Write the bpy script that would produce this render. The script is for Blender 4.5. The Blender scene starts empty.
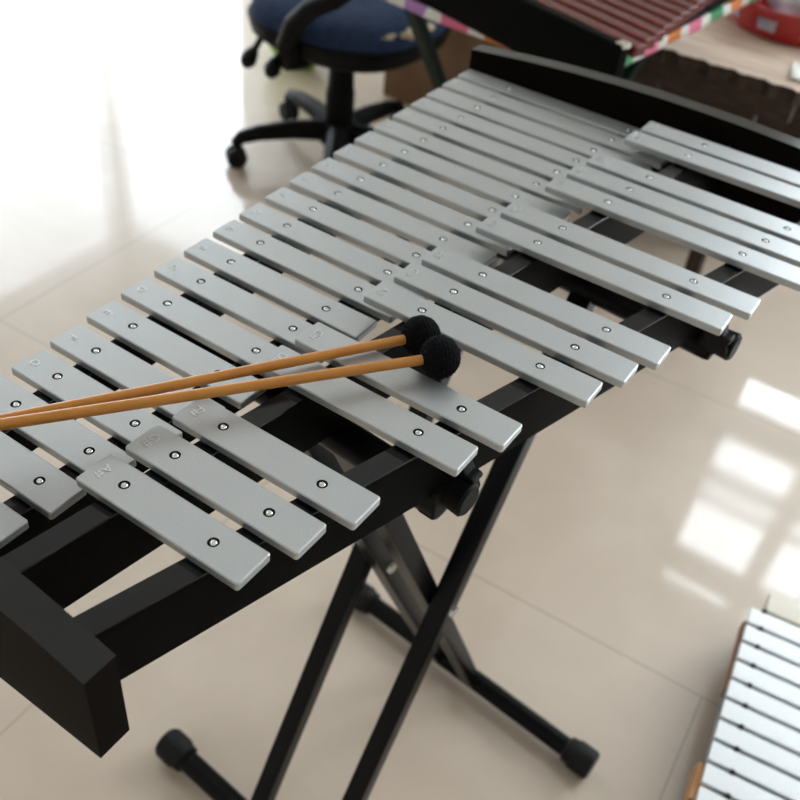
import bpy, bmesh, math, random
from mathutils import Vector, Matrix
random.seed(4)
C = bpy.context.scene
COL = C.collection
PI = math.pi

# ------------------------------------------------------------------ camera
H = 0.75                                   # height of the natural bars' top faces
RM = ((0.5577, 0.5080, -0.6564), (-0.8247, 0.4286, -0.3690), (0.0939, 0.7471, 0.6580))
cam_data = bpy.data.cameras.new('camera')
cam = bpy.data.objects.new('camera', cam_data)
COL.objects.link(cam)
m = Matrix(RM).to_4x4()
m.translation = Vector((-0.2148, -0.6103, 0.4108 + H))
cam.matrix_world = m
cam_data.sensor_width = 36.0
cam_data.lens = 943.085 / 800 * 36.0
cam_data.clip_start = 0.02
cam_data.dof.use_dof = True
cam_data.dof.focus_distance = 0.56
cam_data.dof.aperture_fstop = 9.0
C.camera = cam

# ------------------------------------------------------------------ world, daylight, exposure
world = bpy.data.worlds.new('sky')
C.world = world
world.use_nodes = True
wn = world.node_tree
bg = wn.nodes['Background']
bg.inputs['Color'].default_value = (0.87, 0.94, 1.0, 1)
# overcast sky, with extra brightness added on the far right to lift the right-hand bars
w_tc = wn.nodes.new('ShaderNodeTexCoord')
w_dot = wn.nodes.new('ShaderNodeVectorMath')
w_dot.operation = 'DOT_PRODUCT'
w_dot.inputs[1].default_value = (0.80, -0.60, 0.0)
w_map = wn.nodes.new('ShaderNodeMapRange')
w_map.inputs['From Min'].default_value = 0.0
w_map.inputs['From Max'].default_value = 1.0
w_map.inputs['To Min'].default_value = 5.6
w_map.inputs['To Max'].default_value = 19.0
wn.links.new(w_tc.outputs['Generated'], w_dot.inputs[0])
wn.links.new(w_dot.outputs['Value'], w_map.inputs['Value'])
wn.links.new(w_map.outputs['Result'], bg.inputs['Strength'])
C.view_settings.view_transform = 'Standard'
C.view_settings.look = 'None'
C.view_settings.exposure = 0.0
C.view_settings.gamma = 1.0
C.view_settings.use_curve_mapping = False

RX0, RX1, RY0, RY1, RZ = -2.6, 3.4, -2.8, 3.6, 2.95
WINDOWS_X = [(-0.665, -0.295, 1.33, 2.80), (-1.14, -0.745, 1.33, 2.80), (-1.63, -1.22, 1.33, 2.80), (-2.70, -1.72, 0.6, 2.80), (2.60, 3.597, 0.25, 2.25)]   # y0,y1,z0,z1 on the x = RX1 wall
WINDOW_Y = (1.5, 3.397, 0.10, 2.30)                                          # x0,x1,z0,z1 on the y = RY1 wall


def portal(name, loc, rot, sx, sy):
    l = bpy.data.lights.new(name, 'AREA')
    l.shape = 'RECTANGLE'
    l.size, l.size_y = sx, sy
    l.cycles.is_portal = True
    o = bpy.data.objects.new(name, l)
    COL.objects.link(o)
    o.location = loc
    o.rotation_euler = rot


for (a, b, c, d) in WINDOWS_X:
    portal('window_daylight', (RX1 + 0.08, (a + b) / 2, (c + d) / 2), (0, PI / 2, 0), d - c, b - a)
a, b, c, d = WINDOW_Y
portal('window_daylight', ((a + b) / 2, RY1 + 0.08, (c + d) / 2), (-PI / 2, 0, 0), b - a, d - c)


# ------------------------------------------------------------------ materials
def new_mat(name, col, rough=0.5, metal=0.0, spec=0.5, coat=0.0):
    mt = bpy.data.materials.new(name)
    mt.use_nodes = True
    p = mt.node_tree.nodes['Principled BSDF']
    p.inputs['Base Color'].default_value = (*col, 1)
    p.inputs['Roughness'].default_value = rough
    p.inputs['Metallic'].default_value = metal
    p.inputs['Specular IOR Level'].default_value = spec
    p.inputs['Coat Weight'].default_value = coat
    return mt


def noise_mat(name, c1, c2, scale=20, rough=0.5, metal=0.0, stretch=(1, 1, 1), bump=0.0, spec=0.5, coords='Object', detail=6, lo=0.35, hi=0.65):
    mt = new_mat(name, c1, rough, metal, spec)
    nt = mt.node_tree
    p = nt.nodes['Principled BSDF']
    tc = nt.nodes.new('ShaderNodeTexCoord')
    mp = nt.nodes.new('ShaderNodeMapping')
    mp.inputs['Scale'].default_value = stretch
    ns = nt.nodes.new('ShaderNodeTexNoise')
    ns.inputs['Scale'].default_value = scale
    ns.inputs['Detail'].default_value = detail
    rp = nt.nodes.new('ShaderNodeValToRGB')
    rp.color_ramp.elements[0].position = lo
    rp.color_ramp.elements[1].position = hi
    rp.color_ramp.elements[0].color = (*c1, 1)
    rp.color_ramp.elements[1].color = (*c2, 1)
    nt.links.new(tc.outputs[coords], mp.inputs['Vector'])
    nt.links.new(mp.outputs['Vector'], ns.inputs['Vector'])
    nt.links.new(ns.outputs['Fac'], rp.inputs['Fac'])
    nt.links.new(rp.outputs['Color'], p.inputs['Base Color'])
    if bump:
        bp = nt.nodes.new('ShaderNodeBump')
        bp.inputs['Strength'].default_value = bump
        bp.inputs['Distance'].default_value = 0.002
        nt.links.new(ns.outputs['Fac'], bp.inputs['Height'])
        nt.links.new(bp.outputs['Normal'], p.inputs['Normal'])
    return mt


M = {}
M['aluminium'] = noise_mat('brushed_aluminium', (0.49, 0.51, 0.525), (0.54, 0.555, 0.565), 900, 0.40, 0.80, bump=0.03)
M['stamp'] = new_mat('stamped_letter_metal', (0.74, 0.75, 0.76), 0.3, 0.9)
M['screw'] = new_mat('screw_steel', (0.75, 0.75, 0.74), 0.22, 1.0)
M['rubber'] = new_mat('black_rubber', (0.005, 0.005, 0.0055), 0.55, 0, 0.25)
M['black_wood'] = noise_mat('black_stained_wood', (0.0020, 0.0021, 0.0020), (0.0048, 0.0048, 0.0042), 60, 0.5, stretch=(1, 14, 14), bump=0.12, spec=0.03)
M['board_wood'] = noise_mat('black_brown_board', (0.0042, 0.0030, 0.0026), (0.0062, 0.0046, 0.0040), 40, 0.45, stretch=(14, 1, 14), bump=0.05, spec=0.02)
M['board_top'] = noise_mat('rubbed_board_top', (0.004, 0.004, 0.0045), (0.007, 0.007, 0.008), 40, 0.16, stretch=(14, 1, 14), bump=0.02, spec=0.5)
M['strip'] = new_mat('black_padding_strip', (0.004, 0.0045, 0.006), 0.15, 0, 0.40)
M['black_steel'] = new_mat('black_powder_coated_steel', (0.0025, 0.0025, 0.003), 0.33, 0, 0.14)
M['black_plastic'] = noise_mat('black_plastic', (0.004, 0.004, 0.004), (0.006, 0.006, 0.006), 300, 0.5, bump=0.05, spec=0.1)
M['zinc'] = new_mat('zinc_bolt', (0.62, 0.60, 0.54), 0.3, 1.0)
M['yarn'] = noise_mat('black_yarn', (0.003, 0.003, 0.0035), (0.008, 0.008, 0.009), 500, 0.9, bump=0.5, spec=0.08)
M['rattan'] = noise_mat('varnished_wood_stick', (0.52, 0.20, 0.030), (0.58, 0.24, 0.042), 10, 0.32, stretch=(1, 8, 8))
M['wall'] = noise_mat('painted_wall', (0.68, 0.66, 0.62), (0.72, 0.70, 0.66), 3, 0.8)
M['ceiling'] = new_mat('ceiling_paint', (0.75, 0.74, 0.71), 0.85)
M['frame_paint'] = new_mat('window_frame_paint', (0.45, 0.45, 0.45), 0.5)
M['chair_blue'] = noise_mat('blue_chair_fabric', (0.018, 0.032, 0.070), (0.027, 0.044, 0.090), 60, 0.9, bump=0.2, spec=0.2)
M['foam'] = noise_mat('torn_foam', (0.50, 0.40, 0.26), (0.62, 0.52, 0.38), 60, 0.95)
M['xylo_bar'] = noise_mat('rosewood', (0.080, 0.011, 0.011), (0.18, 0.030, 0.027), 18, 0.25, stretch=(8, 0.8, 8), spec=0.25)
M['table_wood'] = noise_mat('dark_table_wood', (0.06, 0.035, 0.022), (0.10, 0.06, 0.04), 14, 0.6, stretch=(1, 8, 8))
M['green_steel'] = new_mat('dark_green_steel', (0.005, 0.014, 0.010), 0.4, 0, 0.15)
M['cardboard'] = noise_mat('brown_cardboard', (0.17, 0.088, 0.045), (0.21, 0.115, 0.062), 9, 0.85)
M['bench_top'] = noise_mat('worn_pale_board', (0.50, 0.37, 0.28), (0.66, 0.53, 0.43), 7, 0.55, stretch=(6, 1, 1))
M['bench_edge'] = noise_mat('raw_brown_board_edge', (0.028, 0.015, 0.008), (0.055, 0.032, 0.018), 18, 0.75, stretch=(6, 1, 6), bump=0.3)
M['red'] = new_mat('red_enamel', (0.42, 0.014, 0.016), 0.25, 0, 0.5, 0.3)
M['pale_patch'] = noise_mat('grey_blue_patch', (0.20, 0.24, 0.36), (0.55, 0.50, 0.55), 30, 0.5)
M['paper'] = new_mat('white_paper', (0.85, 0.85, 0.80), 0.7)
M['rag_light'] = noise_mat('pale_grey_cloth', (0.42, 0.46, 0.52), (0.75, 0.78, 0.82), 14, 0.8)
M['rag_dark'] = noise_mat('dark_grey_cloth', (0.035, 0.032, 0.032), (0.12, 0.11, 0.11), 14, 0.8)
M['lime'] = noise_mat('lime_green_cloth', (0.22, 0.46, 0.03), (0.34, 0.62, 0.06), 14, 0.7)
M['pink'] = noise_mat('pink_cloth', (0.60, 0.26, 0.22), (0.72, 0.38, 0.32), 18, 0.7)
M['white_bar'] = noise_mat('pale_metal_bar', (0.78, 0.80, 0.83), (0.84, 0.86, 0.88), 300, 0.35, 0.2, bump=0.02)
M['tan_wood'] = noise_mat('tan_wood', (0.40, 0.17, 0.055), (0.54, 0.27, 0.11), 30, 0.5, stretch=(1, 8, 8))
M['brown_wood'] = noise_mat('brown_wood', (0.22, 0.10, 0.06), (0.32, 0.16, 0.10), 30, 0.5, stretch=(1, 8, 8))
M['pale_wood'] = noise_mat('cream_wood', (0.84, 0.78, 0.66), (0.88, 0.84, 0.74), 20, 0.5, stretch=(1, 8, 8))
M['grey_panel'] = new_mat('grey_side_panel', (0.20, 0.21, 0.22), 0.4)
M['cord'] = new_mat('black_cord', (0.010, 0.010, 0.010), 0.8)


def floor_material():
    mt = new_mat('polished_floor_tile', (0.6, 0.5, 0.4), 0.12)
    nt = mt.node_tree
    p = nt.nodes['Principled BSDF']
    tc = nt.nodes.new('ShaderNodeTexCoord')
    mp = nt.nodes.new('ShaderNodeMapping')
    mp.vector_type = 'POINT'
    # tile joint corner at (0.693, -0.651); joints run almost along the room axes
    ang = math.radians(92.5)
    mp.inputs['Rotation'].default_value = (0, 0, -ang)
    ca, sa = math.cos(-ang), math.sin(-ang)
    px, py = ca * 0.693 - sa * -0.651, sa * 0.693 + ca * -0.651
    mp.inputs['Location'].default_value = (-px, -py + 0.66, 0)
    br = nt.nodes.new('ShaderNodeTexBrick')
    br.offset = 0.1
    br.squash = 1.0
    br.inputs['Scale'].default_value = 1.0
    br.inputs['Brick Width'].default_value = 0.75
    br.inputs['Row Height'].default_value = 0.66
    br.inputs['Mortar Size'].default_value = 0.0016
    br.inputs['Mortar Smooth'].default_value = 0.3
    ns = nt.nodes.new('ShaderNodeTexNoise')
    ns.inputs['Scale'].default_value = 5.0
    ns.inputs['Detail'].default_value = 8
    ns.inputs['Distortion'].default_value = 0.8
    rp = nt.nodes.new('ShaderNodeValToRGB')
    rp.color_ramp.elements[0].position = 0.3
    rp.color_ramp.elements[1].position = 0.7
    rp.color_ramp.elements[0].color = (0.575, 0.462, 0.362, 1)
    rp.color_ramp.elements[1].color = (0.65, 0.532, 0.428, 1)
    br.inputs['Mortar'].default_value = (0.40, 0.32, 0.25, 1)
    nt.links.new(tc.outputs['Object'], mp.inputs['Vector'])
    nt.links.new(mp.outputs['Vector'], br.inputs['Vector'])
    nt.links.new(tc.outputs['Object'], ns.inputs['Vector'])
    nt.links.new(ns.outputs['Fac'], rp.inputs['Fac'])
    nt.links.new(rp.outputs['Color'], br.inputs['Color1'])
    nt.links.new(rp.outputs['Color'], br.inputs['Color2'])
    nt.links.new(br.outputs['Color'], p.inputs['Base Color'])
    # scuffed polish: roughness and a slight waviness vary over the tiles
    n2 = nt.nodes.new('ShaderNodeTexNoise')
    n2.inputs['Scale'].default_value = 2.2
    n2.inputs['Detail'].default_value = 5
    r2 = nt.nodes.new('ShaderNodeMapRange')
    r2.inputs['From Min'].default_value = 0.35
    r2.inputs['From Max'].default_value = 0.7
    r2.inputs['To Min'].default_value = 0.03
    r2.inputs['To Max'].default_value = 0.10
    nt.links.new(tc.outputs['Object'], n2.inputs['Vector'])
    nt.links.new(n2.outputs['Fac'], r2.inputs['Value'])
    nt.links.new(r2.outputs['Result'], p.inputs['Coat Roughness'])
    p.inputs['Coat Weight'].default_value = 1.0
    p.inputs['Coat IOR'].default_value = 1.5
    p.inputs['Roughness'].default_value = 0.42
    p.inputs['IOR'].default_value = 1.55
    return mt


M['floor'] = floor_material()


def glass_material():
    mt = bpy.data.materials.new('window_glass')
    mt.use_nodes = True
    nt = mt.node_tree
    nt.nodes.remove(nt.nodes['Principled BSDF'])
    tr = nt.nodes.new('ShaderNodeBsdfTransparent')
    tr.inputs['Color'].default_value = (0.97, 0.98, 0.98, 1)
    gl = nt.nodes.new('ShaderNodeBsdfGlossy')
    gl.inputs['Roughness'].default_value = 0.02
    mx = nt.nodes.new('ShaderNodeMixShader')
    mx.inputs['Fac'].default_value = 0.06
    nt.links.new(tr.outputs[0], mx.inputs[1])
    nt.links.new(gl.outputs[0], mx.inputs[2])
    nt.links.new(mx.outputs[0], nt.nodes['Material Output'].inputs['Surface'])
    return mt


M['glass'] = glass_material()


def cloth_material():
    mt = new_mat('spotted_tablecloth', (0.8, 0.8, 0.8), 0.35, 0, 0.5)
    nt = mt.node_tree
    p = nt.nodes['Principled BSDF']
    tc = nt.nodes.new('ShaderNodeTexCoord')
    vo = nt.nodes.new('ShaderNodeTexVoronoi')
    vo.inputs['Scale'].default_value = 12.5
    fl = nt.nodes.new('ShaderNodeMapping')
    fl.inputs['Scale'].default_value = (1, 1, 0)
    vo.inputs['Randomness'].default_value = 0.12
    lt = nt.nodes.new('ShaderNodeMath')
    lt.operation = 'LESS_THAN'
    lt.inputs[1].default_value = 0.36
    sp = nt.nodes.new('ShaderNodeSeparateColor')
    rp = nt.nodes.new('ShaderNodeValToRGB')
    rp.color_ramp.interpolation = 'CONSTANT'
    cols = [(0.0, (0.75, 0.16, 0.30)), (0.25, (0.72, 0.20, 0.03)), (0.5, (0.02, 0.30, 0.12)), (0.75, (0.42, 0.20, 0.50))]
    e = rp.color_ramp.elements
    e[0].position, e[0].color = cols[0][0], (*cols[0][1], 1)
    e[1].position, e[1].color = cols[1][0], (*cols[1][1], 1)
    for q, c in cols[2:]:
        n = e.new(q)
        n.color = (*c, 1)
    mx = nt.nodes.new('ShaderNodeMix')
    mx.data_type = 'RGBA'
    mx.inputs[6].default_value = (0.78, 0.77, 0.74, 1)
    nt.links.new(tc.outputs['Object'], fl.inputs['Vector'])
    nt.links.new(fl.outputs['Vector'], vo.inputs['Vector'])
    nt.links.new(vo.outputs['Distance'], lt.inputs[0])
    nt.links.new(vo.outputs['Color'], sp.inputs['Color'])
    nt.links.new(sp.outputs[0], rp.inputs['Fac'])
    nt.links.new(lt.outputs[0], mx.inputs[0])
    nt.links.new(rp.outputs['Color'], mx.inputs[7])
    nt.links.new(mx.outputs[2], p.inputs['Base Color'])
    return mt


M['cloth'] = cloth_material()


# ------------------------------------------------------------------ mesh helpers
def link(name, bm, mat, parent=None, smooth=None):
    """one bmesh -> one mesh object"""
    bmesh.ops.recalc_face_normals(bm, faces=bm.faces)
    me = bpy.data.meshes.new(name)
    bm.to_mesh(me)
    bm.free()
    mats = mat if isinstance(mat, (list, tuple)) else [mat]
    for k in mats:
        me.materials.append(M[k])
    o = bpy.data.objects.new(name, me)
    COL.objects.link(o)
    if smooth is not None:
        me.polygons.foreach_set('use_smooth', [True] * len(me.polygons))
        try:
            me.set_sharp_from_angle(angle=math.radians(smooth))
            if smooth <= 50:
                wm = o.modifiers.new('weighted_normal', 'WEIGHTED_NORMAL')
                wm.keep_sharp = True
        except Exception:
            pass
    if parent is not None:
        o.parent = parent
    return o


def thing(name, label, cat, loc=(0, 0, 0), rz=0.0, group=None):
    o = bpy.data.objects.new(name, None)
    o.empty_display_size = 0.05
    COL.objects.link(o)
    o.location = loc
    o.rotation_euler = (0, 0, rz)
    return tag(o, label, cat, group)


def tag(o, label, cat, group=None):
    o['label'] = label
    o['category'] = cat
    if group:
        o['group'] = group
    return o


def structure(o):
    o['kind'] = 'structure'
    return o


def add_box(bm, x0, x1, y0, y1, z0, z1, bevel=0.0, seg=2, mat=None, mi=0):
    r = bmesh.ops.create_cube(bm, size=1.0)
    vs = r['verts']
    for v in vs:
        v.co = Vector(((x0 + x1) / 2 + v.co.x * (x1 - x0), (y0 + y1) / 2 + v.co.y * (y1 - y0), (z0 + z1) / 2 + v.co.z * (z1 - z0)))
    fs = list({f for v in vs for f in v.link_faces})
    if bevel > 0:
        es = list({e for v in vs for e in v.link_edges})
        rb = bmesh.ops.bevel(bm, geom=es, offset=bevel, segments=seg, affect='EDGES', profile=0.5)
        fs = list({f for f in rb['faces']} | {f for f in fs if f.is_valid})
        vs = list({v for f in fs for v in f.verts})
    for f in fs:
        f.material_index = mi
    if mat is not None:
        bmesh.ops.transform(bm, matrix=mat, verts=vs)
    return vs


def frame_between(a, b, up=(0, 0, 1)):
    a, b = Vector(a), Vector(b)
    z = (b - a).normalized()
    u = Vector(up)
    if abs(z.dot(u)) > 0.995:
        u = Vector((1, 0, 0))
    x = u.cross(z).normalized()
    y = z.cross(x)
    mt = Matrix((x, y, z)).transposed().to_4x4()
    mt.translation = a
    return mt, (b - a).length


def add_bar(bm, a, b, w, t, bevel=0.002, up=(0, 0, 1)):
    """square bar from a to b: w along (up x axis), t along the other"""
    mt, L = frame_between(a, b, up)
    return add_box(bm, -w / 2, w / 2, -t / 2, t / 2, 0, L, bevel, 2, mt)


def add_lathe(bm, prof, seg=32, mat=None, cap=True, mi=0, cx=0, cy=0):
    """profile of (r, z) revolved about z"""
    rings = []
    for r, z in prof:
        if r < 1e-7:
            rings.append([bm.verts.new((cx, cy, z))])
        else:
            rings.append([bm.verts.new((cx + r * math.cos(2 * PI * k / seg), cy + r * math.sin(2 * PI * k / seg), z)) for k in range(seg)])
    fs = []
    for p, q in zip(rings, rings[1:]):
        for k in range(seg):
            k2 = (k + 1) % seg
            if len(p) == 1 and len(q) == 1:
                continue
            if len(p) == 1:
                fs.append(bm.faces.new((p[0], q[k], q[k2])))
            elif len(q) == 1:
                fs.append(bm.faces.new((p[k], p[k2], q[0])))
            else:
                fs.append(bm.faces.new((p[k], p[k2], q[k2], q[k])))
    if cap:
        if len(rings[0]) > 1:
            fs.append(bm.faces.new(rings[0][::-1]))
        if len(rings[-1]) > 1:
            fs.append(bm.faces.new(rings[-1]))
    for f in fs:
        f.material_index = mi
    vs = [v for r in rings for v in r]
    if mat is not None:
        bmesh.ops.transform(bm, matrix=mat, verts=vs)
    return vs


def add_rod(bm, a, b, r, seg=20, r2=None, round_end=0.0):
    mt, L = frame_between(a, b)
    r2 = r if r2 is None else r2
    if round_end:
        e = round_end
        prof = [(0, 0), (r - e, 0), (r, e), (r2, L - e), (r2 - e, L), (0, L)]
    else:
        prof = [(r, 0), (r2, L)]
    return add_lathe(bm, prof, seg, mt, cap=not round_end)


def add_tube(bm, pts, r, seg=12):
    """smooth-ish tube through points (r may be a list)"""
    pts = [Vector(p) for p in pts]
    n = len(pts)
    rs = r if isinstance(r, (list, tuple)) else [r] * n
    rings = []
    prev = None
    for i, p in enumerate(pts):
        t = (pts[min(i + 1, n - 1)] - pts[max(i - 1, 0)]).normalized()
        if prev is None:
            u = Vector((0, 0, 1)) if abs(t.z) < 0.9 else Vector((1, 0, 0))
            x = u.cross(t).normalized()
        else:
            x = (prev - t * prev.dot(t)).normalized()
        prev = x
        y = t.cross(x)
        rings.append([bm.verts.new(p + (x * math.cos(2 * PI * k / seg) + y * math.sin(2 * PI * k / seg)) * rs[i]) for k in range(seg)])
    for p, q in zip(rings, rings[1:]):
        for k in range(seg):
            k2 = (k + 1) % seg
            bm.faces.new((p[k], p[k2], q[k2], q[k]))
    bm.faces.new(rings[0][::-1])
    bm.faces.new(rings[-1])


def add_prism(bm, poly, z0, z1, axis='z'):
    """extrude a 2D polygon; axis names the extrusion direction"""
    def P(a, b, c):
        return {'z': (a, b, c), 'x': (c, a, b), 'y': (a, c, b)}[axis]
    lo = [bm.verts.new(P(a, b, z0)) for a, b in poly]
    hi = [bm.verts.new(P(a, b, z1)) for a, b in poly]
    n = len(poly)
    fs = [bm.faces.new(lo[::-1]), bm.faces.new(hi)]
    for k in range(n):
        fs.append(bm.faces.new((lo[k], lo[(k + 1) % n], hi[(k + 1) % n], hi[k])))
    return lo + hi


def bevel_all(bm, off, seg=2, angle=30):
    es = [e for e in bm.edges if len(e.link_faces) == 2 and e.calc_face_angle(0) > math.radians(angle)]
    bmesh.ops.bevel(bm, geom=es, offset=off, segments=seg, affect='EDGES', profile=0.5)


_letters = {}


def letter_mesh(text, size, depth):
    """a stamped character as a mesh (made once per text)"""
    key = (text, size)
    if key in _letters:
        return _letters[key]
    cu = bpy.data.curves.new('letter_curve', 'FONT')
    cu.body = text
    cu.size = size
    cu.extrude = depth
    cu.align_x = 'CENTER'
    cu.align_y = 'CENTER'
    cu.resolution_u = 3
    ob = bpy.data.objects.new('letter_curve', cu)
    COL.objects.link(ob)
    bpy.context.view_layer.update()
    dg = bpy.context.evaluated_depsgraph_get()
    me = bpy.data.meshes.new_from_object(ob.evaluated_get(dg))
    me.name = 'stamped_letter'
    me.materials.clear()
    me.materials.append(M['stamp'])
    bpy.data.objects.remove(ob)
    _letters[key] = me
    return me


# ------------------------------------------------------------------ the room
bm = bmesh.new()
add_box(bm, RX0, RX1, RY0, RY1, -0.05, 0)
structure(link('floor', bm, 'floor'))
bm = bmesh.new()
add_box(bm, RX0 - 0.2, RX1 + 0.2, RY0 - 0.2, RY1 + 0.2, RZ, RZ + 0.1)
structure(link('ceiling', bm, 'ceiling'))


def wall_with_holes(name, axis, at, thick, u0, u1, holes):
    """wall in the plane axis = at, spanning u0..u1 along the other axis, full height, with rectangular openings"""
    bm = bmesh.new()
    us = sorted({u0, u1} | {h[0] for h in holes} | {h[1] for h in holes})
    zs = sorted({0.0, RZ} | {h[2] for h in holes} | {h[3] for h in holes})
    for i in range(len(us) - 1):
        for j in range(len(zs) - 1):
            cu, cz = (us[i] + us[i + 1]) / 2, (zs[j] + zs[j + 1]) / 2
            if any(h[0] < cu < h[1] and h[2] < cz < h[3] for h in holes):
                continue
            if axis == 'x':
                add_box(bm, at, at + thick, us[i], us[i + 1], zs[j], zs[j + 1])
            else:
                add_box(bm, us[i], us[i + 1], at, at + thick, zs[j], zs[j + 1])
    return structure(link(name, bm, 'wall'))


wall_with_holes('wall_east', 'x', RX1, 0.07, RY0 - 0.2, RY1 + 0.2, WINDOWS_X)
wall_with_holes('wall_north', 'y', RY1, 0.07, RX0, RX1, [WINDOW_Y])
wall_with_holes('wall_west', 'x', RX0 - 0.2, 0.2, RY0 - 0.2, RY1 + 0.2, [])
wall_with_holes('wall_south', 'y', RY0 - 0.2, 0.2, RX0, RX1, [])


def window(n, axis, at, hole, bars_z=(), bars_u=(), fr=0.028):
    """painted frame with bars, and a glass pane behind it"""
    u0, u1, z0, z1 = hole
    bm = bmesh.new()

    def B(a, b, c, d):
        if axis == 'x':
            add_box(bm, at + 0.02, at + 0.06, a, b, c, d)
        else:
            add_box(bm, a, b, at + 0.02, at + 0.06, c, d)
    B(u0, u0 + fr * 0.3, z0, z1)
    B(u1 - fr * 0.3, u1, z0, z1)
    B(u0, u1, z0, z0 + fr)
    B(u0, u1, z1 - fr, z1)
    for a, b in bars_z:
        B(u0, u1, a, b)
    for a, b in bars_u:
        B(a, b, z0, z1)
    w = structure(link('window_%d' % n, bm, 'frame_paint'))
    bm = bmesh.new()
    if axis == 'x':
        add_box(bm, at + 0.038, at + 0.042, u0, u1, z0, z1)
    else:
        add_box(bm, u0, u1, at + 0.038, at + 0.042, z0, z1)
    link('pane', bm, 'glass', w)


for n, h in enumerate(WINDOWS_X[:3]):
    window(n + 1, 'x', RX1, h, bars_z=((1.525, 1.715), (1.925, 2.005), (2.09, 2.135), (2.50, 2.69)))
window(4, 'x', RX1, WINDOWS_X[3], bars_z=((1.6, 1.66),), bars_u=((-2.24, -2.18),))  # unseen window, added to brighten the right-hand bars
window(6, 'x', RX1, WINDOWS_X[4])
window(5, 'y', RY1, WINDOW_Y)

# skirting along the two window walls
bm = bmesh.new()
add_box(bm, RX1 - 0.015, RX1, RY0, RY1, 0, 0.1, 0.003)
structure(link('baseboard_east', bm, 'frame_paint'))

# ------------------------------------------------------------------ the large glockenspiel
PITCH = 0.035
BW = 0.0264          # bar width
BT = 0.0062          # bar thickness
ZA = 0.0202          # accidental bars stand this much higher
QN, QI, AI, AO = (-0.1992, 0.0216, -0.0439), (-0.2591, -0.0950, -0.0104), (-0.3112, -0.1461, -0.0049), (-0.3742, -0.2553, 0.0242)


def line(q, u):
    return q[0] + q[1] * u + q[2] * u * (u - 0.7)


UK = {-1: -.99, 0: .054, .5: .50, 1: 1.03, 1.5: 1.474, 2: 1.998, 2.5: 2.475, 3: 2.965, 4: 3.957, 4.5: 4.502, 5: 4.95, 5.5: 5.517, 6: 5.98,
      7: 6.965, 7.5: 7.565, 8: 7.99, 8.5: 8.566, 9: 8.972, 9.5: 9.53, 10: 9.99, 11: 11.01, 11.5: 11.535, 12: 12.0, 12.5: 12.52, 13: 13.025,
      14: 14.06, 14.5: 14.46, 15: 15.03, 15.5: 15.457, 16: 16.047, 16.5: 16.43, 17: 17.04, 18: 17.98, 18.5: 18.45, 19: 18.98, 19.5: 19.39, 20: 19.95}
NAT = 'CDEFGAB'
glock = thing('glockenspiel', 'large black framed glockenspiel with two rows of silver metal bars on folding stand', 'glockenspiel', (0, 0, H))


def rounded_rect(x0, x1, y0, y1, r, n=4):
    pts = []
    for cx, cy, a0 in ((x1 - r, y1 - r, 0), (x0 + r, y1 - r, PI / 2), (x0 + r, y0 + r, PI), (x1 - r, y0 + r, 1.5 * PI)):
        for k in range(n + 1):
            a = a0 + PI / 2 * k / n
            pts.append((cx + r * math.cos(a), cy + r * math.sin(a)))
    return pts


def bar_mesh(w, y0, y1, t, holes, hr=0.0034):
    """metal bar, top at z = 0, with two real screw holes in its top face and softened edges"""
    bm = bmesh.new()
    ch = 0.0007

    def ring(pts, z):
        return [bm.verts.new((a, b, z)) for a, b in pts]
    r0 = ring(rounded_rect(-w / 2 + ch, w / 2 - ch, y0 + ch, y1 - ch, 0.0012), 0)
    r1 = ring(rounded_rect(-w / 2, w / 2, y0, y1, 0.0018), -ch)
    r2 = ring(rounded_rect(-w / 2, w / 2, y0, y1, 0.0018), -t + ch)
    r3 = ring(rounded_rect(-w / 2 + ch, w / 2 - ch, y0 + ch, y1 - ch, 0.0012), -t)
    n = len(r0)
    for p, q in ((r0, r1), (r1, r2), (r2, r3)):
        for k in range(n):
            bm.faces.new((p[k], p[(k + 1) % n], q[(k + 1) % n], q[k]))
    bm.faces.new(r3)
    edges = [bm.edges.get((r0[k], r0[(k + 1) % n])) for k in range(n)]
    for hy in holes:
        S = 16
        top = [bm.verts.new((hr * math.cos(2 * PI * k / S), hy + hr * math.sin(2 * PI * k / S), 0)) for k in range(S)]
        low = [bm.verts.new((hr * math.cos(2 * PI * k / S), hy + hr * math.sin(2 * PI * k / S), -0.0024)) for k in range(S)]
        for k in range(S):
            f = bm.faces.new((top[k], top[(k + 1) % S], low[(k + 1) % S], low[k]))
            f.material_index = 1
        bm.faces.new(low).material_index = 1
        edges += [bm.edges.get((top[k], top[(k + 1) % S])) for k in range(S)]
    res = bmesh.ops.triangle_fill(bm, use_beauty=True, use_dissolve=False, edges=edges, normal=(0, 0, 1))
    return bm


def screw_mesh():
    bm = bmesh.new()
    add_lathe(bm, [(0.0013, -0.012), (0.0013, -0.0020), (0.0022, -0.0020), (0.0023, -0.0008), (0.0020, -0.0001), (0.0012, 0.0004), (0.0009, 0.0004), (0.0008, -0.0004), (0, -0.0004)], 14)
    bmesh.ops.recalc_face_normals(bm, faces=bm.faces)
    me = bpy.data.meshes.new('screw')
    bm.to_mesh(me)
    bm.free()
    me.materials.append(M['screw'])
    me.polygons.foreach_set('use_smooth', [True] * len(me.polygons))
    return me


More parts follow.
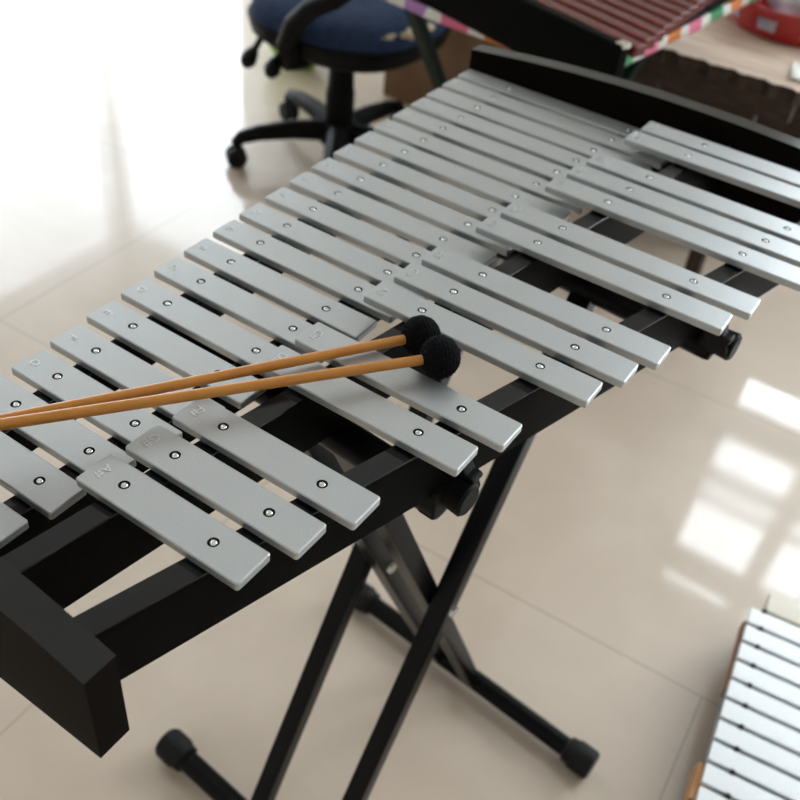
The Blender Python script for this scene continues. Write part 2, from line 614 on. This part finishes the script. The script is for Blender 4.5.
SCREW = screw_mesh()
for k in sorted(UK):
    u = UK[k] * PITCH
    acc = (k != int(k))
    if acc:
        s_in, s_out, z = line(AI, u), line(AO, u), ZA
        ov_in = 0.0232 + 0.072 * u
        ov_in = 0.0232 + 0.072 * min(u, 0.33) + 0.045 * max(0, u - 0.33)
        ov_out = 0.0272 + 0.053 * u
        y_in, y_out = s_in + ov_in, s_out - ov_out
        nm, y_hi, y_lo = 'accidental_bar', y_in, y_out
    else:
        s_out, s_in, z = line(QN, u), line(QI, u), 0.0
        ov_out = 0.0262 + 0.047 * u
        ov_in = 0.0240 + 0.055 * u
        nm, y_hi, y_lo = 'natural_bar', s_out + ov_out, s_in - ov_in
    yc = (s_in + s_out) / 2
    b = link(nm, bar_mesh(BW, y_lo - yc, y_hi - yc, BT, (s_in - yc, s_out - yc)), ['aluminium', 'rubber'], glock)
    b.location = (u, yc, z)
    for sy in (s_in, s_out):
        s = bpy.data.objects.new('screw', SCREW)
        COL.objects.link(s)
        s.parent = b
        s.location = (0, sy - yc, 0)
    # note name stamped at the player's end, read from the player's side
    if acc:
        j = int(20 - (k + 0.5))                # natural just below in pitch
        txt = NAT[j % 7] + '#'
    else:
        txt = NAT[int(20 - k) % 7]
    lt = bpy.data.objects.new('stamped_letter', letter_mesh(txt, 0.0088, 0.00035))
    COL.objects.link(lt)
    lt.parent = b
    lt.rotation_euler = (0, 0, PI)
    lt.location = (0, y_hi - yc - 0.0082, 0.0)

# four rails under the screws, converging towards the treble end
X_TREB, X_BASS = -0.0595, 0.7235
for q, top, bot, w, nm in ((QN, -0.0095, -0.036, 0.0150, 'rail'), (QI, -0.0095, -0.036, 0.0150, 'rail'), (AI, 0.0105, -0.036, 0.0150, 'rail'), (AO, 0.0105, -0.036, 0.0160, 'rail')):
    bm = bmesh.new()
    bs = bmesh.new()
    n = 10
    off = -0.0005 if q is AI else (-0.002 if q is AO else 0)
    poly = [(X_TREB + (X_BASS - X_TREB) * i / n) for i in range(n + 1)]
    pts = [(x, line(q, x) + off + w / 2) for x in poly] + [(x, line(q, x) + off - w / 2) for x in reversed(poly)]
    add_prism(bm, pts, bot, top)
    rail = link(nm, bm, 'black_wood', glock)
    add_prism(bs, [(x, line(q, x) + off + w / 2 - 0.0003) for x in poly] + [(x, line(q, x) + off - w / 2 + 0.0003) for x in reversed(poly)], top, top + 0.0018)
    link('padding_strip', bs, 'strip', rail)


def end_board(x0, x1, y0, y1, ztop, sag, ymid, half, zbot):
    bm = bmesh.new()
    N = 28
    top = []
    for i in range(N + 1):
        t = i / N
        y = y0 + (y1 - y0) * t
        top.append((y, ztop - sag * ((y - ymid) / half) ** 2))
    add_prism(bm, [(y0, zbot)] + top[::1] + [(y1, zbot)], x0, x1, 'x')
    bevel_all(bm, 0.0022, 3, 40)
    bm.normal_update()
    for f in bm.faces:
        if abs(f.normal.z) > 0.8 and f.calc_center_median().z > 0:
            f.material_index = 1
    return link('end_board', bm, ['board_wood', 'board_top'], glock, 35)


end_board(X_TREB - 0.0195, X_TREB, -0.3885, -0.135, 0.033, 0.0155, -0.262, 0.127, -0.050)
end_board(X_BASS, X_BASS + 0.0205, -0.615, -0.118, 0.0318, 0.0152, -0.37, 0.25, -0.050)

# ------------------------------------------------------------------ the folding stand
stand = thing('folding_stand', 'black steel folding X stand carrying the large glockenspiel', 'stand', (0.3365, -0.347, 0), -0.0859)
ZF = 0.0165
LX, LZ0, SL = 0.1698, 0.015, (0.7420 - 0.015) / (2 * 0.1698)
LT = 0.150


def leg_pts(sign, y, x_from, x_to):
    z0 = LZ0 + SL * (x_from + LX)
    z1 = LZ0 + SL * (x_to + LX)
    return (sign * x_from, y, z0), (sign * x_to, y, z1)


for sign, y in ((1, -0.0352), (1, 0.0692), (-1, -0.0125), (-1, 0.0468)):
    bm = bmesh.new()
    a, b = leg_pts(sign, y, -0.166, LT - 0.004)
    add_bar(bm, a, b, 0.0205, 0.0218, 0.002, up=(0, 1, 0))
    link('leg', bm, 'black_steel', stand, 35)
for sx in (-1, 1):
    bm = bmesh.new()
    yp = 0.184 if sx > 0 else 0.203
    add_rod(bm, (sx * LX, -0.186, ZF + 0.004), (sx * LX, yp, ZF + 0.004), 0.0135, 24)
    ft = link('foot_bar', bm, 'black_steel', stand, 35)
    for sy in (-1, 1):
        bm = bmesh.new()
        S = 36
        mt, L = frame_between((sx * LX, (yp - 0.018 if sy > 0 else -0.168), ZF + 0.004), (sx * LX, (yp + 0.022 if sy > 0 else -0.208), ZF + 0.004))
        prof = [(0.0145, 0), (0.0172, 0.001), (0.0182, 0.010), (0.0205, 0.013), (0.0205, 0.036), (0.018, 0.040), (0, 0.040)]
        vs = add_lathe(bm, prof, S, None)
        for v in vs:
            r = math.hypot(v.co.x, v.co.y)
            if r > 0.019:
                k = round(math.atan2(v.co.y, v.co.x) / (2 * PI / S))
                f = 0.955 if k % 2 else 1.0
                v.co.x *= f
                v.co.y *= f
        bmesh.ops.transform(bm, matrix=mt, verts=vs)
        link('end_cap', bm, 'rubber', ft, 30)
    # top cross tube under the rails
    y0 = -0.098 if sx < 0 else -0.155
    bm = bmesh.new()
    add_rod(bm, (sx * LT, y0, H - 0.0505), (sx * LT, 0.165, H - 0.0505), 0.0135, 24)
    link('top_tube', bm, 'black_steel', stand, 35)
# pivot bolts through each pair of legs
zp = LZ0 + SL * LX
for y0, y1 in ((-0.050, 0.002), (0.031, 0.085)):
    bm = bmesh.new()
    add_lathe(bm, [(0.0, 0), (0.0068, 0), (0.0068, 0.004), (0.0034, 0.004), (0.0034, y1 - y0 - 0.004), (0.0066, y1 - y0 - 0.004), (0.0066, y1 - y0), (0, y1 - y0)], 6,
              Matrix.Translation((0, y0, zp)) @ Matrix.Rotation(-PI / 2, 4, 'X'))
    link('pivot_bolt', bm, 'zinc', stand)


# clamps that hold the rail on the top tubes
def clamp(x, y, flip):
    z = H - 0.040
    bm = bmesh.new()
    add_box(bm, x - 0.013, x + 0.013, y - 0.002, y + 0.012, z - 0.018, z + 0.008, 0.002)
    add_rod(bm, (x + flip * 0.004, y + 0.010, z), (x + flip * 0.004, y - 0.017, z), 0.0110, 28, 0.0125, 0.002)
    c = link('clamp', bm, 'black_plastic', stand, 40)
    bm = bmesh.new()
    n = 48
    poly = [((0.0115 + 0.0018 * math.cos(6 * 2 * PI * i / n)) * math.cos(2 * PI * i / n), (0.0115 + 0.0018 * math.cos(6 * 2 * PI * i / n)) * math.sin(2 * PI * i / n)) for i in range(n)]
    vs = add_prism(bm, poly, 0, 0.012)
    bmesh.ops.transform(bm, matrix=Matrix.Translation((x + flip * 0.008, y - 0.003, z + 0.007)) @ Matrix.Rotation(flip * PI / 2, 4, 'Y'), verts=vs)
    bevel_all(bm, 0.0015, 2, 50)
    link('clamp_knob', bm, 'rubber', c, 40)


clamp(-LT, -0.098, 1)
clamp(LT, -0.158, -1)

# ------------------------------------------------------------------ two mallets lying across the bars
BALL_B = Vector((0.2341, -0.3680, H + 0.0245))
BALL_F = Vector((0.2148, -0.3943, H + 0.0320))
TIP_B = Vector((0.0035, -0.2317, H + 0.0300))
TIP_F = Vector((-0.0029, -0.2416, H + 0.0370))


def mallet(ball, through, label):
    d = (through - ball).normalized()
    L = 0.36
    yaw = math.atan2(d.y, d.x)
    t = thing('mallet', label, 'mallet', ball, 0, 'mallets on the bars')
    bm = bmesh.new()
    add_rod(bm, d * 0.006, d * L, 0.0034, 20, 0.0034, 0.0012)
    link('stick', bm, 'rattan', t, 40)
    bm = bmesh.new()
    # wound yarn ball: ridges running round the stick
    NS, NR = 72, 60
    prof = []
    R0 = 0.0140
    vs = []
    rings = []
    for i in range(NR + 1):
        th = PI * i / NR
        ring = []
        for j in range(NS):
            ph = 2 * PI * j / NS
            rr = R0 * (1 + 0.020 * math.sin(13 * ph + 3.0 * math.sin(th * 2)) * math.sin(th) + 0.022 * math.sin(th * 30 + 0.8 * math.sin(ph * 3)))
            ring.append(bm.verts.new((rr * math.sin(th) * math.cos(ph), rr * math.sin(th) * math.sin(ph), 0.94 * rr * math.cos(th))))
        rings.append(ring)
    for p, q in zip(rings, rings[1:]):
        for j in range(NS):
            bm.faces.new((p[j], p[(j + 1) % NS], q[(j + 1) % NS], q[j]))
    bmesh.ops.remove_doubles(bm, verts=bm.verts, dist=1e-5)
    mt, _ = frame_between((0, 0, 0), d)
    bmesh.ops.transform(bm, matrix=mt, verts=bm.verts)
    link('head', bm, 'yarn', t, 60)
    return t


mallet(BALL_B, TIP_B, 'black yarn headed mallet with wooden stick, upper and farther one of the crossing pair')
mallet(BALL_F, TIP_F, 'black yarn headed mallet with wooden stick, lower and nearer one, its head in front')

# ------------------------------------------------------------------ second metallophone lying on the floor
g2 = thing('metallophone', 'pale metallophone with white silver bars in wooden case lying on the tiled floor', 'metallophone', (0.812, -0.654, 0), math.radians(7.0))
Z2 = 0.090
PG = 0.0341


def g2_left(i):          # near end of the bars, in its own frame (bar i counted from the far short end)
    return 0.004 - 0.0009 * i


for i in range(0, 15):
    x = -PG * (i + 0.5)
    w = 0.0283
    y1 = 0.0 + 0.0003 * i
    y0 = -0.205 - 0.0085 * i
    ys = y1 - 0.0185 - 0.0016 * i
    ye = y0 + 0.0185 + 0.0016 * i
    if i == -1:
        y1 -= 0.020
    bm = bmesh.new()
    add_box(bm, -w / 2, w / 2, y0, y1, -0.007, 0, 0.0012)
    b = link('tone_bar', bm, 'white_bar', g2, 40)
    b.location = (x, 0, Z2)
# cords run between the bars and through pegs
for far in (0, 1):
    bm = bmesh.new()
    pts = []
    for i in range(0, 16):
        ys = -0.0185 - 0.0013 * i
        ye = -0.205 - 0.0085 * i + 0.0185 + 0.0016 * i
        pts.append((-PG * i, ys if not far else ye, Z2 - 0.0085))
    add_tube(bm, pts, 0.0022, 8)
    cd = link('cord', bm, 'cord', g2, 50)
    for q in pts:
        bm = bmesh.new()
        add_rod(bm, (q[0], q[1], Z2 - 0.022), (q[0], q[1], Z2 + 0.0015), 0.0038, 10)
        link('peg', bm, 'cord', cd, 50)
# wooden case below the bars
XE = -PG * 15 - 0.02
bm = bmesh.new()
add_box(bm, XE, PG * 1.2, -0.30, -0.045, 0.0, Z2 - 0.040, 0.002)
link('case_base', bm, 'black_wood', g2, 40)
bm = bmesh.new()
for ys in (-0.016, ):
    add_box(bm, XE, 0.0, -0.034, -0.010, Z2 - 0.045, Z2 - 0.020, 0.002)
link('bar_rail', bm, 'cord', g2, 40)
bm = bmesh.new()
add_box(bm, XE, 0.0, -0.27, -0.245, Z2 - 0.045, Z2 - 0.020, 0.002)
link('bar_rail', bm, 'cord', g2, 40)
bm = bmesh.new()
add_box(bm, -PG * 4.4, -PG * 0.6, -0.0095, 0.0035, Z2 - 0.034, Z2 - 0.012, 0.002)
link('side_panel', bm, 'brown_wood', g2, 40)
bm = bmesh.new()
add_box(bm, -PG * 8.0, -PG * 4.4, -0.0095, 0.0015, Z2 - 0.034, Z2 - 0.010, 0.002)
link('side_panel', bm, 'grey_panel', g2, 40)
bm = bmesh.new()
add_box(bm, -PG * 9.6, -PG * 8.0, -0.0095, 0.0110, Z2 - 0.045, Z2 - 0.008, 0.002)
link('side_panel', bm, 'tan_wood', g2, 40)
bm = bmesh.new()
add_box(bm, PG * 0.06, PG * 1.2, -0.24, -0.020, Z2 - 0.045, Z2 + 0.001, 0.002)
link('end_block', bm, 'pale_wood', g2, 40)

# ------------------------------------------------------------------ cloth covered table behind, with a wooden xylophone on it
TH = 0.648
tbl = thing('folding_table', 'folding table with dark green steel legs under the spotted tablecloth', 'table', (1.080, -0.134, 0), math.radians(-5.3))
TX, TY = 0.62, 0.56
bm = bmesh.new()
add_box(bm, 0.004, TX, 0.004, TY, TH - 0.014, TH - 0.002, 0.002)
link('table_top', bm, 'table_wood', tbl, 40)
for yy in (0.10, 0.335):
    for s, dy in ((1, 0.0), (-1, 0.024)):
        bm = bmesh.new()
        xa, xb = (0.03, 0.56) if s > 0 else (0.56, 0.03)
        add_bar(bm, (xa, yy + dy + (0.03 if s > 0 else 0), TH - 0.018), (xb, yy + dy + (0.14 if s > 0 else 0.05), 0.004), 0.022, 0.022, 0.003)
        link('leg', bm, 'green_steel', tbl, 40)

# tablecloth: a thin sheet over the top with a short hem
bm = bmesh.new()
NX, NY = 30, 28


def cloth_pt(i, j):
    x = -0.006 + (TX + 0.012) * i / NX
    y = -0.006 + (TY + 0.012) * j / NY
    return x, y


grid = [[bm.verts.new((*cloth_pt(i, j), TH)) for j in range(NY + 1)] for i in range(NX + 1)]
for i in range(NX):
    for j in range(NY):
        bm.faces.new((grid[i][j], grid[i + 1][j], grid[i + 1][j + 1], grid[i][j + 1]))
rim = [(i, 0) for i in range(NX)] + [(NX, j) for j in range(NY)] + [(i, NY) for i in range(NX, 0, -1)] + [(0, j) for j in range(NY, 0, -1)]
low = []
for k, (i, j) in enumerate(rim):
    x, y = cloth_pt(i, j)
    ox = -0.003 if i == 0 else (0.003 if i == NX else 0)
    oy = -0.003 if j == 0 else (0.003 if j == NY else 0)
    low.append(bm.verts.new((x + ox * (1 + 0.6 * math.sin(k * 0.7)), y + oy * (1 + 0.6 * math.sin(k * 0.9)), TH - 0.0145 - 0.001 * math.sin(k * 0.5))))
for k in range(len(rim)):
    k2 = (k + 1) % len(rim)
    a, b2 = grid[rim[k][0]][rim[k][1]], grid[rim[k2][0]][rim[k2][1]]
    bm.faces.new((a, b2, low[k2], low[k]))
cl = link('tablecloth', bm, 'cloth', None, 40)
cl.location = tbl.location
cl.rotation_euler = tbl.rotation_euler
mod = cl.modifiers.new('thickness', 'SOLIDIFY')
mod.thickness = 0.0015
mod.offset = 1
tag(cl, 'white tablecloth with pink, orange and green spots on the table behind', 'tablecloth')

# wooden xylophone: own frame, x along the bars' row, y along each bar; origin at its near right corner
xy = thing('xylophone', 'dark framed xylophone with reddish brown wooden bars standing on spotted tablecloth', 'xylophone', (0.985, -0.198, TH + 0.0015), math.radians(-17.4))
bm = bmesh.new()
add_box(bm, 0, 0.020, 0, 0.62, 0, 0.0745, 0.003, 3)
link('end_board', bm, 'black_wood', xy, 40)
bm = bmesh.new()
add_box(bm, 0.60, 0.62, 0.17, 0.45, 0, 0.0745, 0.003, 3)
link('end_board', bm, 'black_wood', xy, 40)
PX = 0.0335
for i in range(17):
    x = 0.041 + PX * i
    y0 = -0.002 + 0.0115 * i
    y1 = 0.30 - 0.0045 * i
    bm = bmesh.new()
    add_box(bm, -0.0125, 0.0125, y0, y1, -0.016, 0, 0.003, 3)
    # shallow tuning arch under the middle
    b = link('wooden_bar', bm, 'xylo_bar', xy, 40)
    b.location = (x, 0, 0.070)
for i in range(12):
    if i % 7 in (2, 6):
        continue
    x = 0.041 + PX * (i + 0.5)
    bm = bmesh.new()
    add_box(bm, -0.0135, 0.0135, 0.31 - 0.004 * i, 0.60 - 0.012 * i, -0.016, 0, 0.003, 3)
    b = link('wooden_bar', bm, 'xylo_bar', xy, 40)
    b.location = (x, 0, 0.078)
for ya, yb in ((0.075, 0.215), (0.235, 0.205), (0.38, 0.335), (0.53, 0.43)):
    bm = bmesh.new()
    mt, L = frame_between((0.018, ya, 0.027), (0.602, yb, 0.027))
    add_box(bm, -0.010, 0.010, -0.027, 0.027, 0, L, 0.001, 1, mt)
    link('rail', bm, 'black_wood', xy, 40)
bm = bmesh.new()
add_box(bm, 0.003, 0.019, -0.0015, 0.014, 0.0700, 0.0762, 0.0015)
link('corner_highlight', bm, 'zinc', xy, 40)  # bright piece standing in for the highlight on the board's corner

# ------------------------------------------------------------------ low wooden bench with a red basin
bench = thing('wooden_bench', 'low worn wooden bench with ragged pale top and brown edge', 'bench', (1.66, -0.325, 0), math.radians(0))
BZ = 0.50
bm = bmesh.new()
N = 60
edge = []
for i in range(N + 1):
    t = i / N
    y = 0.0 + 0.45 * t
    edge.append((0.004 * math.sin(t * 47) + 0.003 * math.sin(t * 91 + 1) + (0.0 if t > 0.03 else -0.012 * (0.03 - t) / 0.03), y))
poly = edge + [(0.66, 0.45), (0.66, 0.0), (0.03, -0.034)]
lo = [bm.verts.new((a, b, BZ - 0.028)) for a, b in poly]
hi = [bm.verts.new((a, b, BZ)) for a, b in poly]
n = len(poly)
f = bm.faces.new(hi)
f.material_index = 0
f = bm.faces.new(lo[::-1])
f.material_index = 1
for k in range(n):
    f = bm.faces.new((lo[k], lo[(k + 1) % n], hi[(k + 1) % n], hi[k]))
    f.material_index = 1
link('top_board', bm, ['bench_top', 'bench_edge'], bench)
bm = bmesh.new()
add_box(bm, 0.02, 0.05, 0.0, 0.45, BZ - 0.078, BZ - 0.0285, 0.003)
link('apron', bm, 'bench_edge', bench)
bm = bmesh.new()
add_box(bm, 0.60, 0.63, 0.0, 0.45, BZ - 0.078, BZ - 0.0285, 0.003)
link('apron', bm, 'bench_edge', bench)
bm = bmesh.new()
add_box(bm, 0.30, 0.315, 0.0, 0.45, 0.02, BZ - 0.0285, 0.002)
link('shade_panel', bm, 'bench_edge', bench)  # dark panel added in place of the shadow under the bench
for lx in (0.052, 0.56):
    for ly in (0.07, 0.283):
        bm = bmesh.new()
        add_box(bm, lx, lx + 0.034, ly, ly + 0.034, 0, BZ - 0.0285, 0.003)
        link('leg', bm, 'bench_edge', bench)

basin = thing('basin', 'round red enamel basin standing on the worn wooden bench', 'basin', (2.005, -0.205, BZ))
bm = bmesh.new()
add_lathe(bm, [(0, 0.0), (0.120, 0.0), (0.128, 0.006), (0.146, 0.058), (0.155, 0.062), (0.155, 0.066), (0.145, 0.065), (0.124, 0.012), (0, 0.009)], 48)
link('bowl', bm, 'red', basin, 35)
# mottled grey-blue patches on the outside wall
for a0, a1 in ((2.85, 3.15), (3.55, 3.85), (2.2, 2.45)):
    bm = bmesh.new()
    n = 10
    vs0, vs1 = [], []
    for i in range(n + 1):
        a = a0 + (a1 - a0) * i / n
        for arr, z in ((vs0, 0.020), (vs1, 0.044)):
            r = 0.128 + (z - 0.006) / 0.052 * 0.018 + 0.0008
            arr.append(bm.verts.new((r * math.cos(a), r * math.sin(a), z)))
    for i in range(n):
        bm.faces.new((vs0[i], vs0[i + 1], vs1[i + 1], vs1[i]))
    link('basin_patch', bm, 'pale_patch', basin, 40)


def lump(bm, c, r, sx=1, sy=1, sz=1, amp=0.15, seed=0, sub=3):
    rr = random.Random(seed)
    ph = [rr.uniform(0, 6) for _ in range(6)]
    res = bmesh.ops.create_icosphere(bm, subdivisions=sub, radius=1)
    for v in res['verts']:
        d = v.co.normalized()
        k = 1 + amp * (math.sin(4 * d.x + ph[0]) * math.cos(3 * d.y + ph[1]) + 0.6 * math.sin(7 * d.z + ph[2] + 3 * d.x))
        v.co = Vector((c[0] + d.x * r * k * sx, c[1] + d.y * r * k * sy, c[2] + d.z * r * k * sz))


bm = bmesh.new()
lump(bm, (0, 0, 0), 0.062, 1.0, 1.25, 0.75, 0.16, 3)
rag = link('rag', bm, 'rag_light', None, 180)
rag.location = (1.955, -0.235, BZ + 0.070)
tag(rag, 'pale grey crumpled cloth lying inside the red basin', 'cloth')
bm = bmesh.new()
lump(bm, (0, 0, 0), 0.062, 0.8, 1.5, 0.9, 0.16, 8)
rag = link('rag', bm, 'rag_dark', None, 180)
rag.location = (2.065, -0.18, BZ + 0.085)
tag(rag, 'dark grey crumpled cloth at the back of the red basin', 'cloth')

bm = bmesh.new()
NP = 10
g = [[bm.verts.new((0.10 * i / NP, 0.05 * j / NP, 0.004 + 0.006 * math.sin(i * 0.55) * math.sin(j * 0.5 + 0.6) ** 2)) for j in range(NP + 1)] for i in range(NP + 1)]
for i in range(NP):
    for j in range(NP):
        bm.faces.new((g[i][j], g[i + 1][j], g[i + 1][j + 1], g[i][j + 1]))
pp = link('paper', bm, 'paper', None, 60)
mod = pp.modifiers.new('thickness', 'SOLIDIFY')
mod.thickness = 0.001
pp.location = (1.705, -0.345, BZ + 0.0005)
pp.rotation_euler = (0, 0, 0.2)
tag(pp, 'white crumpled paper on the front corner of the worn bench', 'paper')

# ------------------------------------------------------------------ office chair
ch = thing('office_chair', 'dark blue office chair with torn seat on five black wheeled legs', 'chair', (1.612, 0.692, 0), 0)
bm = bmesh.new()
# rounded seat cushion
NA = 56
prof = [(0.0, 0.335), (0.60, 0.335), (0.88, 0.340), (0.97, 0.356), (1.0, 0.380), (0.985, 0.404), (0.93, 0.420), (0.80, 0.428), (0.4, 0.424), (0.0, 0.420)]
SC = Vector((-0.012, -0.027))


def seat_r(a):
    c, s = math.cos(a), math.sin(a)
    e = 2.6
    return 1.0 / ((abs(c) / 0.212) ** e + (abs(s) / 0.212) ** e) ** (1 / e)


rings = []
for r, z in prof:
    if r == 0:
        rings.append([bm.verts.new((SC.x, SC.y, z))])
    else:
        rings.append([bm.verts.new((SC.x + r * seat_r(2 * PI * k / NA) * math.cos(2 * PI * k / NA), SC.y + r * seat_r(2 * PI * k / NA) * math.sin(2 * PI * k / NA), z)) for k in range(NA)])
for p, q in zip(rings, rings[1:]):
    for k in range(NA):
        k2 = (k + 1) % NA
        if len(p) == 1:
            bm.faces.new((p[0], q[k], q[k2]))
        elif len(q) == 1:
            bm.faces.new((p[k], p[k2], q[0]))
        else:
            bm.faces.new((p[k], p[k2], q[k2], q[k]))
seat = link('seat', bm, 'chair_blue', ch, 60)
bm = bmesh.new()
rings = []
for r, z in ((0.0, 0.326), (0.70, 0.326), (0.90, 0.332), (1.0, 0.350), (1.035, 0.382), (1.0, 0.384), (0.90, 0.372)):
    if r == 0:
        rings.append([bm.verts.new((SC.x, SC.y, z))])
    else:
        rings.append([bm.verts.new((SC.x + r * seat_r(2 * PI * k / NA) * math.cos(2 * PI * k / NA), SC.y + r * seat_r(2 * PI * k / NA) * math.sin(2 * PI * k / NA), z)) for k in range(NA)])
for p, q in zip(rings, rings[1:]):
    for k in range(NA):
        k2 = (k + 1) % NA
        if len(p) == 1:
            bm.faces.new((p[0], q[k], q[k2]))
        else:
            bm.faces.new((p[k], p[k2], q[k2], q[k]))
link('seat_shade_band', bm, 'black_plastic', ch, 60)  # black shell added as the shadow round the cushion's lower edge
for (x, y, rr, sx, sy, rz) in ((-0.118, -0.195, 0.024, 1.0, 1.0, 5), (-0.075, -0.225, 0.022, 1.0, 1.0, 9), (-0.010, -0.230, 0.020, 1.2, 0.7, 12)):
    bm = bmesh.new()
    lump(bm, (0, 0, 0), rr, 1.0, 0.9, 0.36, 0.2, rz)
    fo = link('torn_foam', bm, 'foam', seat, 180)
    fo.location = (x, y, 0.412)
bm = bmesh.new()
add_lathe(bm, [(0.030, 0.06), (0.036, 0.075), (0.036, 0.19), (0.033, 0.20), (0.030, 0.26), (0.030, 0.33)], 28)
link('column', bm, 'black_plastic', ch, 40)
bm = bmesh.new()
add_lathe(bm, [(0, 0.052), (0.040, 0.052), (0.050, 0.062), (0.050, 0.10), (0.042, 0.112), (0.0, 0.112)], 28)
link('hub', bm, 'black_plastic', ch, 40)
bm = bmesh.new()
add_box(bm, -0.10, 0.07, -0.09, 0.09, 0.312, 0.336, 0.006)
link('mechanism', bm, 'black_plastic', ch, 40)
A0 = math.atan2(0.860 - 0.692, 1.415 - 1.612)
for k in range(5):
    a = A0 - 2 * PI / 5 * k
    d = Vector((math.cos(a), math.sin(a), 0))
    bm = bmesh.new()
    R = 0.262
    pts = [d * 0.03 + Vector((0, 0, 0.088)), d * 0.12 + Vector((0, 0, 0.092)), d * 0.20 + Vector((0, 0, 0.086)), d * 0.245 + Vector((0, 0, 0.076)), d * R + Vector((0, 0, 0.058))]
    add_tube(bm, pts, [0.028, 0.024, 0.020, 0.017, 0.014], 14)
    lg = link('leg', bm, 'black_plastic', ch, 60)
    bm = bmesh.new()
    n = Vector((-d.y, d.x, 0))
    for s in (-1, 1):
        c = d * (R - 0.004) + Vector((0, 0, 0.026)) + n * (0.012 * s)
        add_rod(bm, c - n * 0.009, c + n * 0.009, 0.026, 22, None, 0.005)
    link('caster', bm, 'rubber', lg, 40)
# armrests on both sides, backrest above, adjusting levers under the seat
for sx in (-1, 1):
    bm = bmesh.new()
    X = 0.262 * sx
    add_tube(bm, [(0.10 * sx, -0.02, 0.325), (0.19 * sx, -0.024, 0.326), (0.232 * sx, -0.026, 0.335), (0.252 * sx, -0.032, 0.380), (0.262 * sx, -0.06, 0.432), (0.27 * sx, -0.108, 0.478), (0.27 * sx, -0.17, 0.515), (0.27 * sx, -0.22, 0.56)],
             [0.020, 0.021, 0.022, 0.023, 0.022, 0.021, 0.020, 0.018], 14)
    ar = link('armrest', bm, 'black_plastic', ch, 60)
    bm = bmesh.new()
    add_box(bm, 0.27 * sx - 0.026, 0.27 * sx + 0.026, -0.25, 0.03, 0.555, 0.585, 0.010, 3)
    link('arm_pad', bm, 'rubber', ar, 50)
bm = bmesh.new()
add_tube(bm, [(0, 0.08, 0.325), (0, 0.20, 0.326), (0, 0.25, 0.35), (0, 0.275, 0.42), (0, 0.28, 0.54), (0, 0.28, 0.70)], [0.022, 0.024, 0.024, 0.022, 0.02, 0.02], 14)
link('back_support', bm, 'black_plastic', ch, 60)
bm = bmesh.new()
add_box(bm, -0.19, 0.19, 0.245, 0.30, 0.58, 0.92, 0.02, 4)
link('backrest', bm, 'chair_blue', ch, 50)
for a, b in (((-0.16, 0.105, 0.345), (-0.272, 0.065, 0.314)), ((-0.16, 0.04, 0.345), (-0.272, -0.004, 0.312))):
    bm = bmesh.new()
    a, b = Vector(a), Vector(b)
    mid = a.lerp(b, 0.55)
    add_tube(bm, [a, mid, mid.lerp(b, 0.3), mid.lerp(b, 0.75), b], [0.007, 0.008, 0.015, 0.019, 0.013], 12)
    link('lever', bm, 'black_plastic', ch, 60)

# lime green bag on the floor behind the chair
bag = thing('cloth_bag', 'lime green and pink soft bag on the floor behind the office chair', 'bag', (2.03, 1.155, 0))
bm = bmesh.new()
lump(bm, (0, 0, 0.10), 0.095, 0.8, 1.2, 1.1, 0.09, 4)
for v in bm.verts:
    v.co.z = max(v.co.z, 0.0)
link('body', bm, 'lime', bag, 180)
bm = bmesh.new()
lump(bm, (-0.01, 0.03, 0.175), 0.050, 0.8, 1.3, 0.8, 0.12, 6)
link('top_flap', bm, 'pink', bag, 180)

# brown cardboard box under the table
box = thing('cardboard_box', 'brown cardboard box on the floor under the table behind', 'box', (1.985, 0.300, 0), math.radians(-6))
bm = bmesh.new()
add_box(bm, 0, 0.42, 0, 0.55, 0, 0.36, 0.003)
link('carton', bm, 'cardboard', box, 40)
bm = bmesh.new()
add_box(bm, -0.003, 0.21, 0.0, 0.55, 0.3605, 0.364)
link('flap', bm, 'cardboard', box)
bm = bmesh.new()
add_box(bm, 0.214, 0.423, 0.0, 0.55, 0.3605, 0.364)
link('flap', bm, 'cardboard', box)
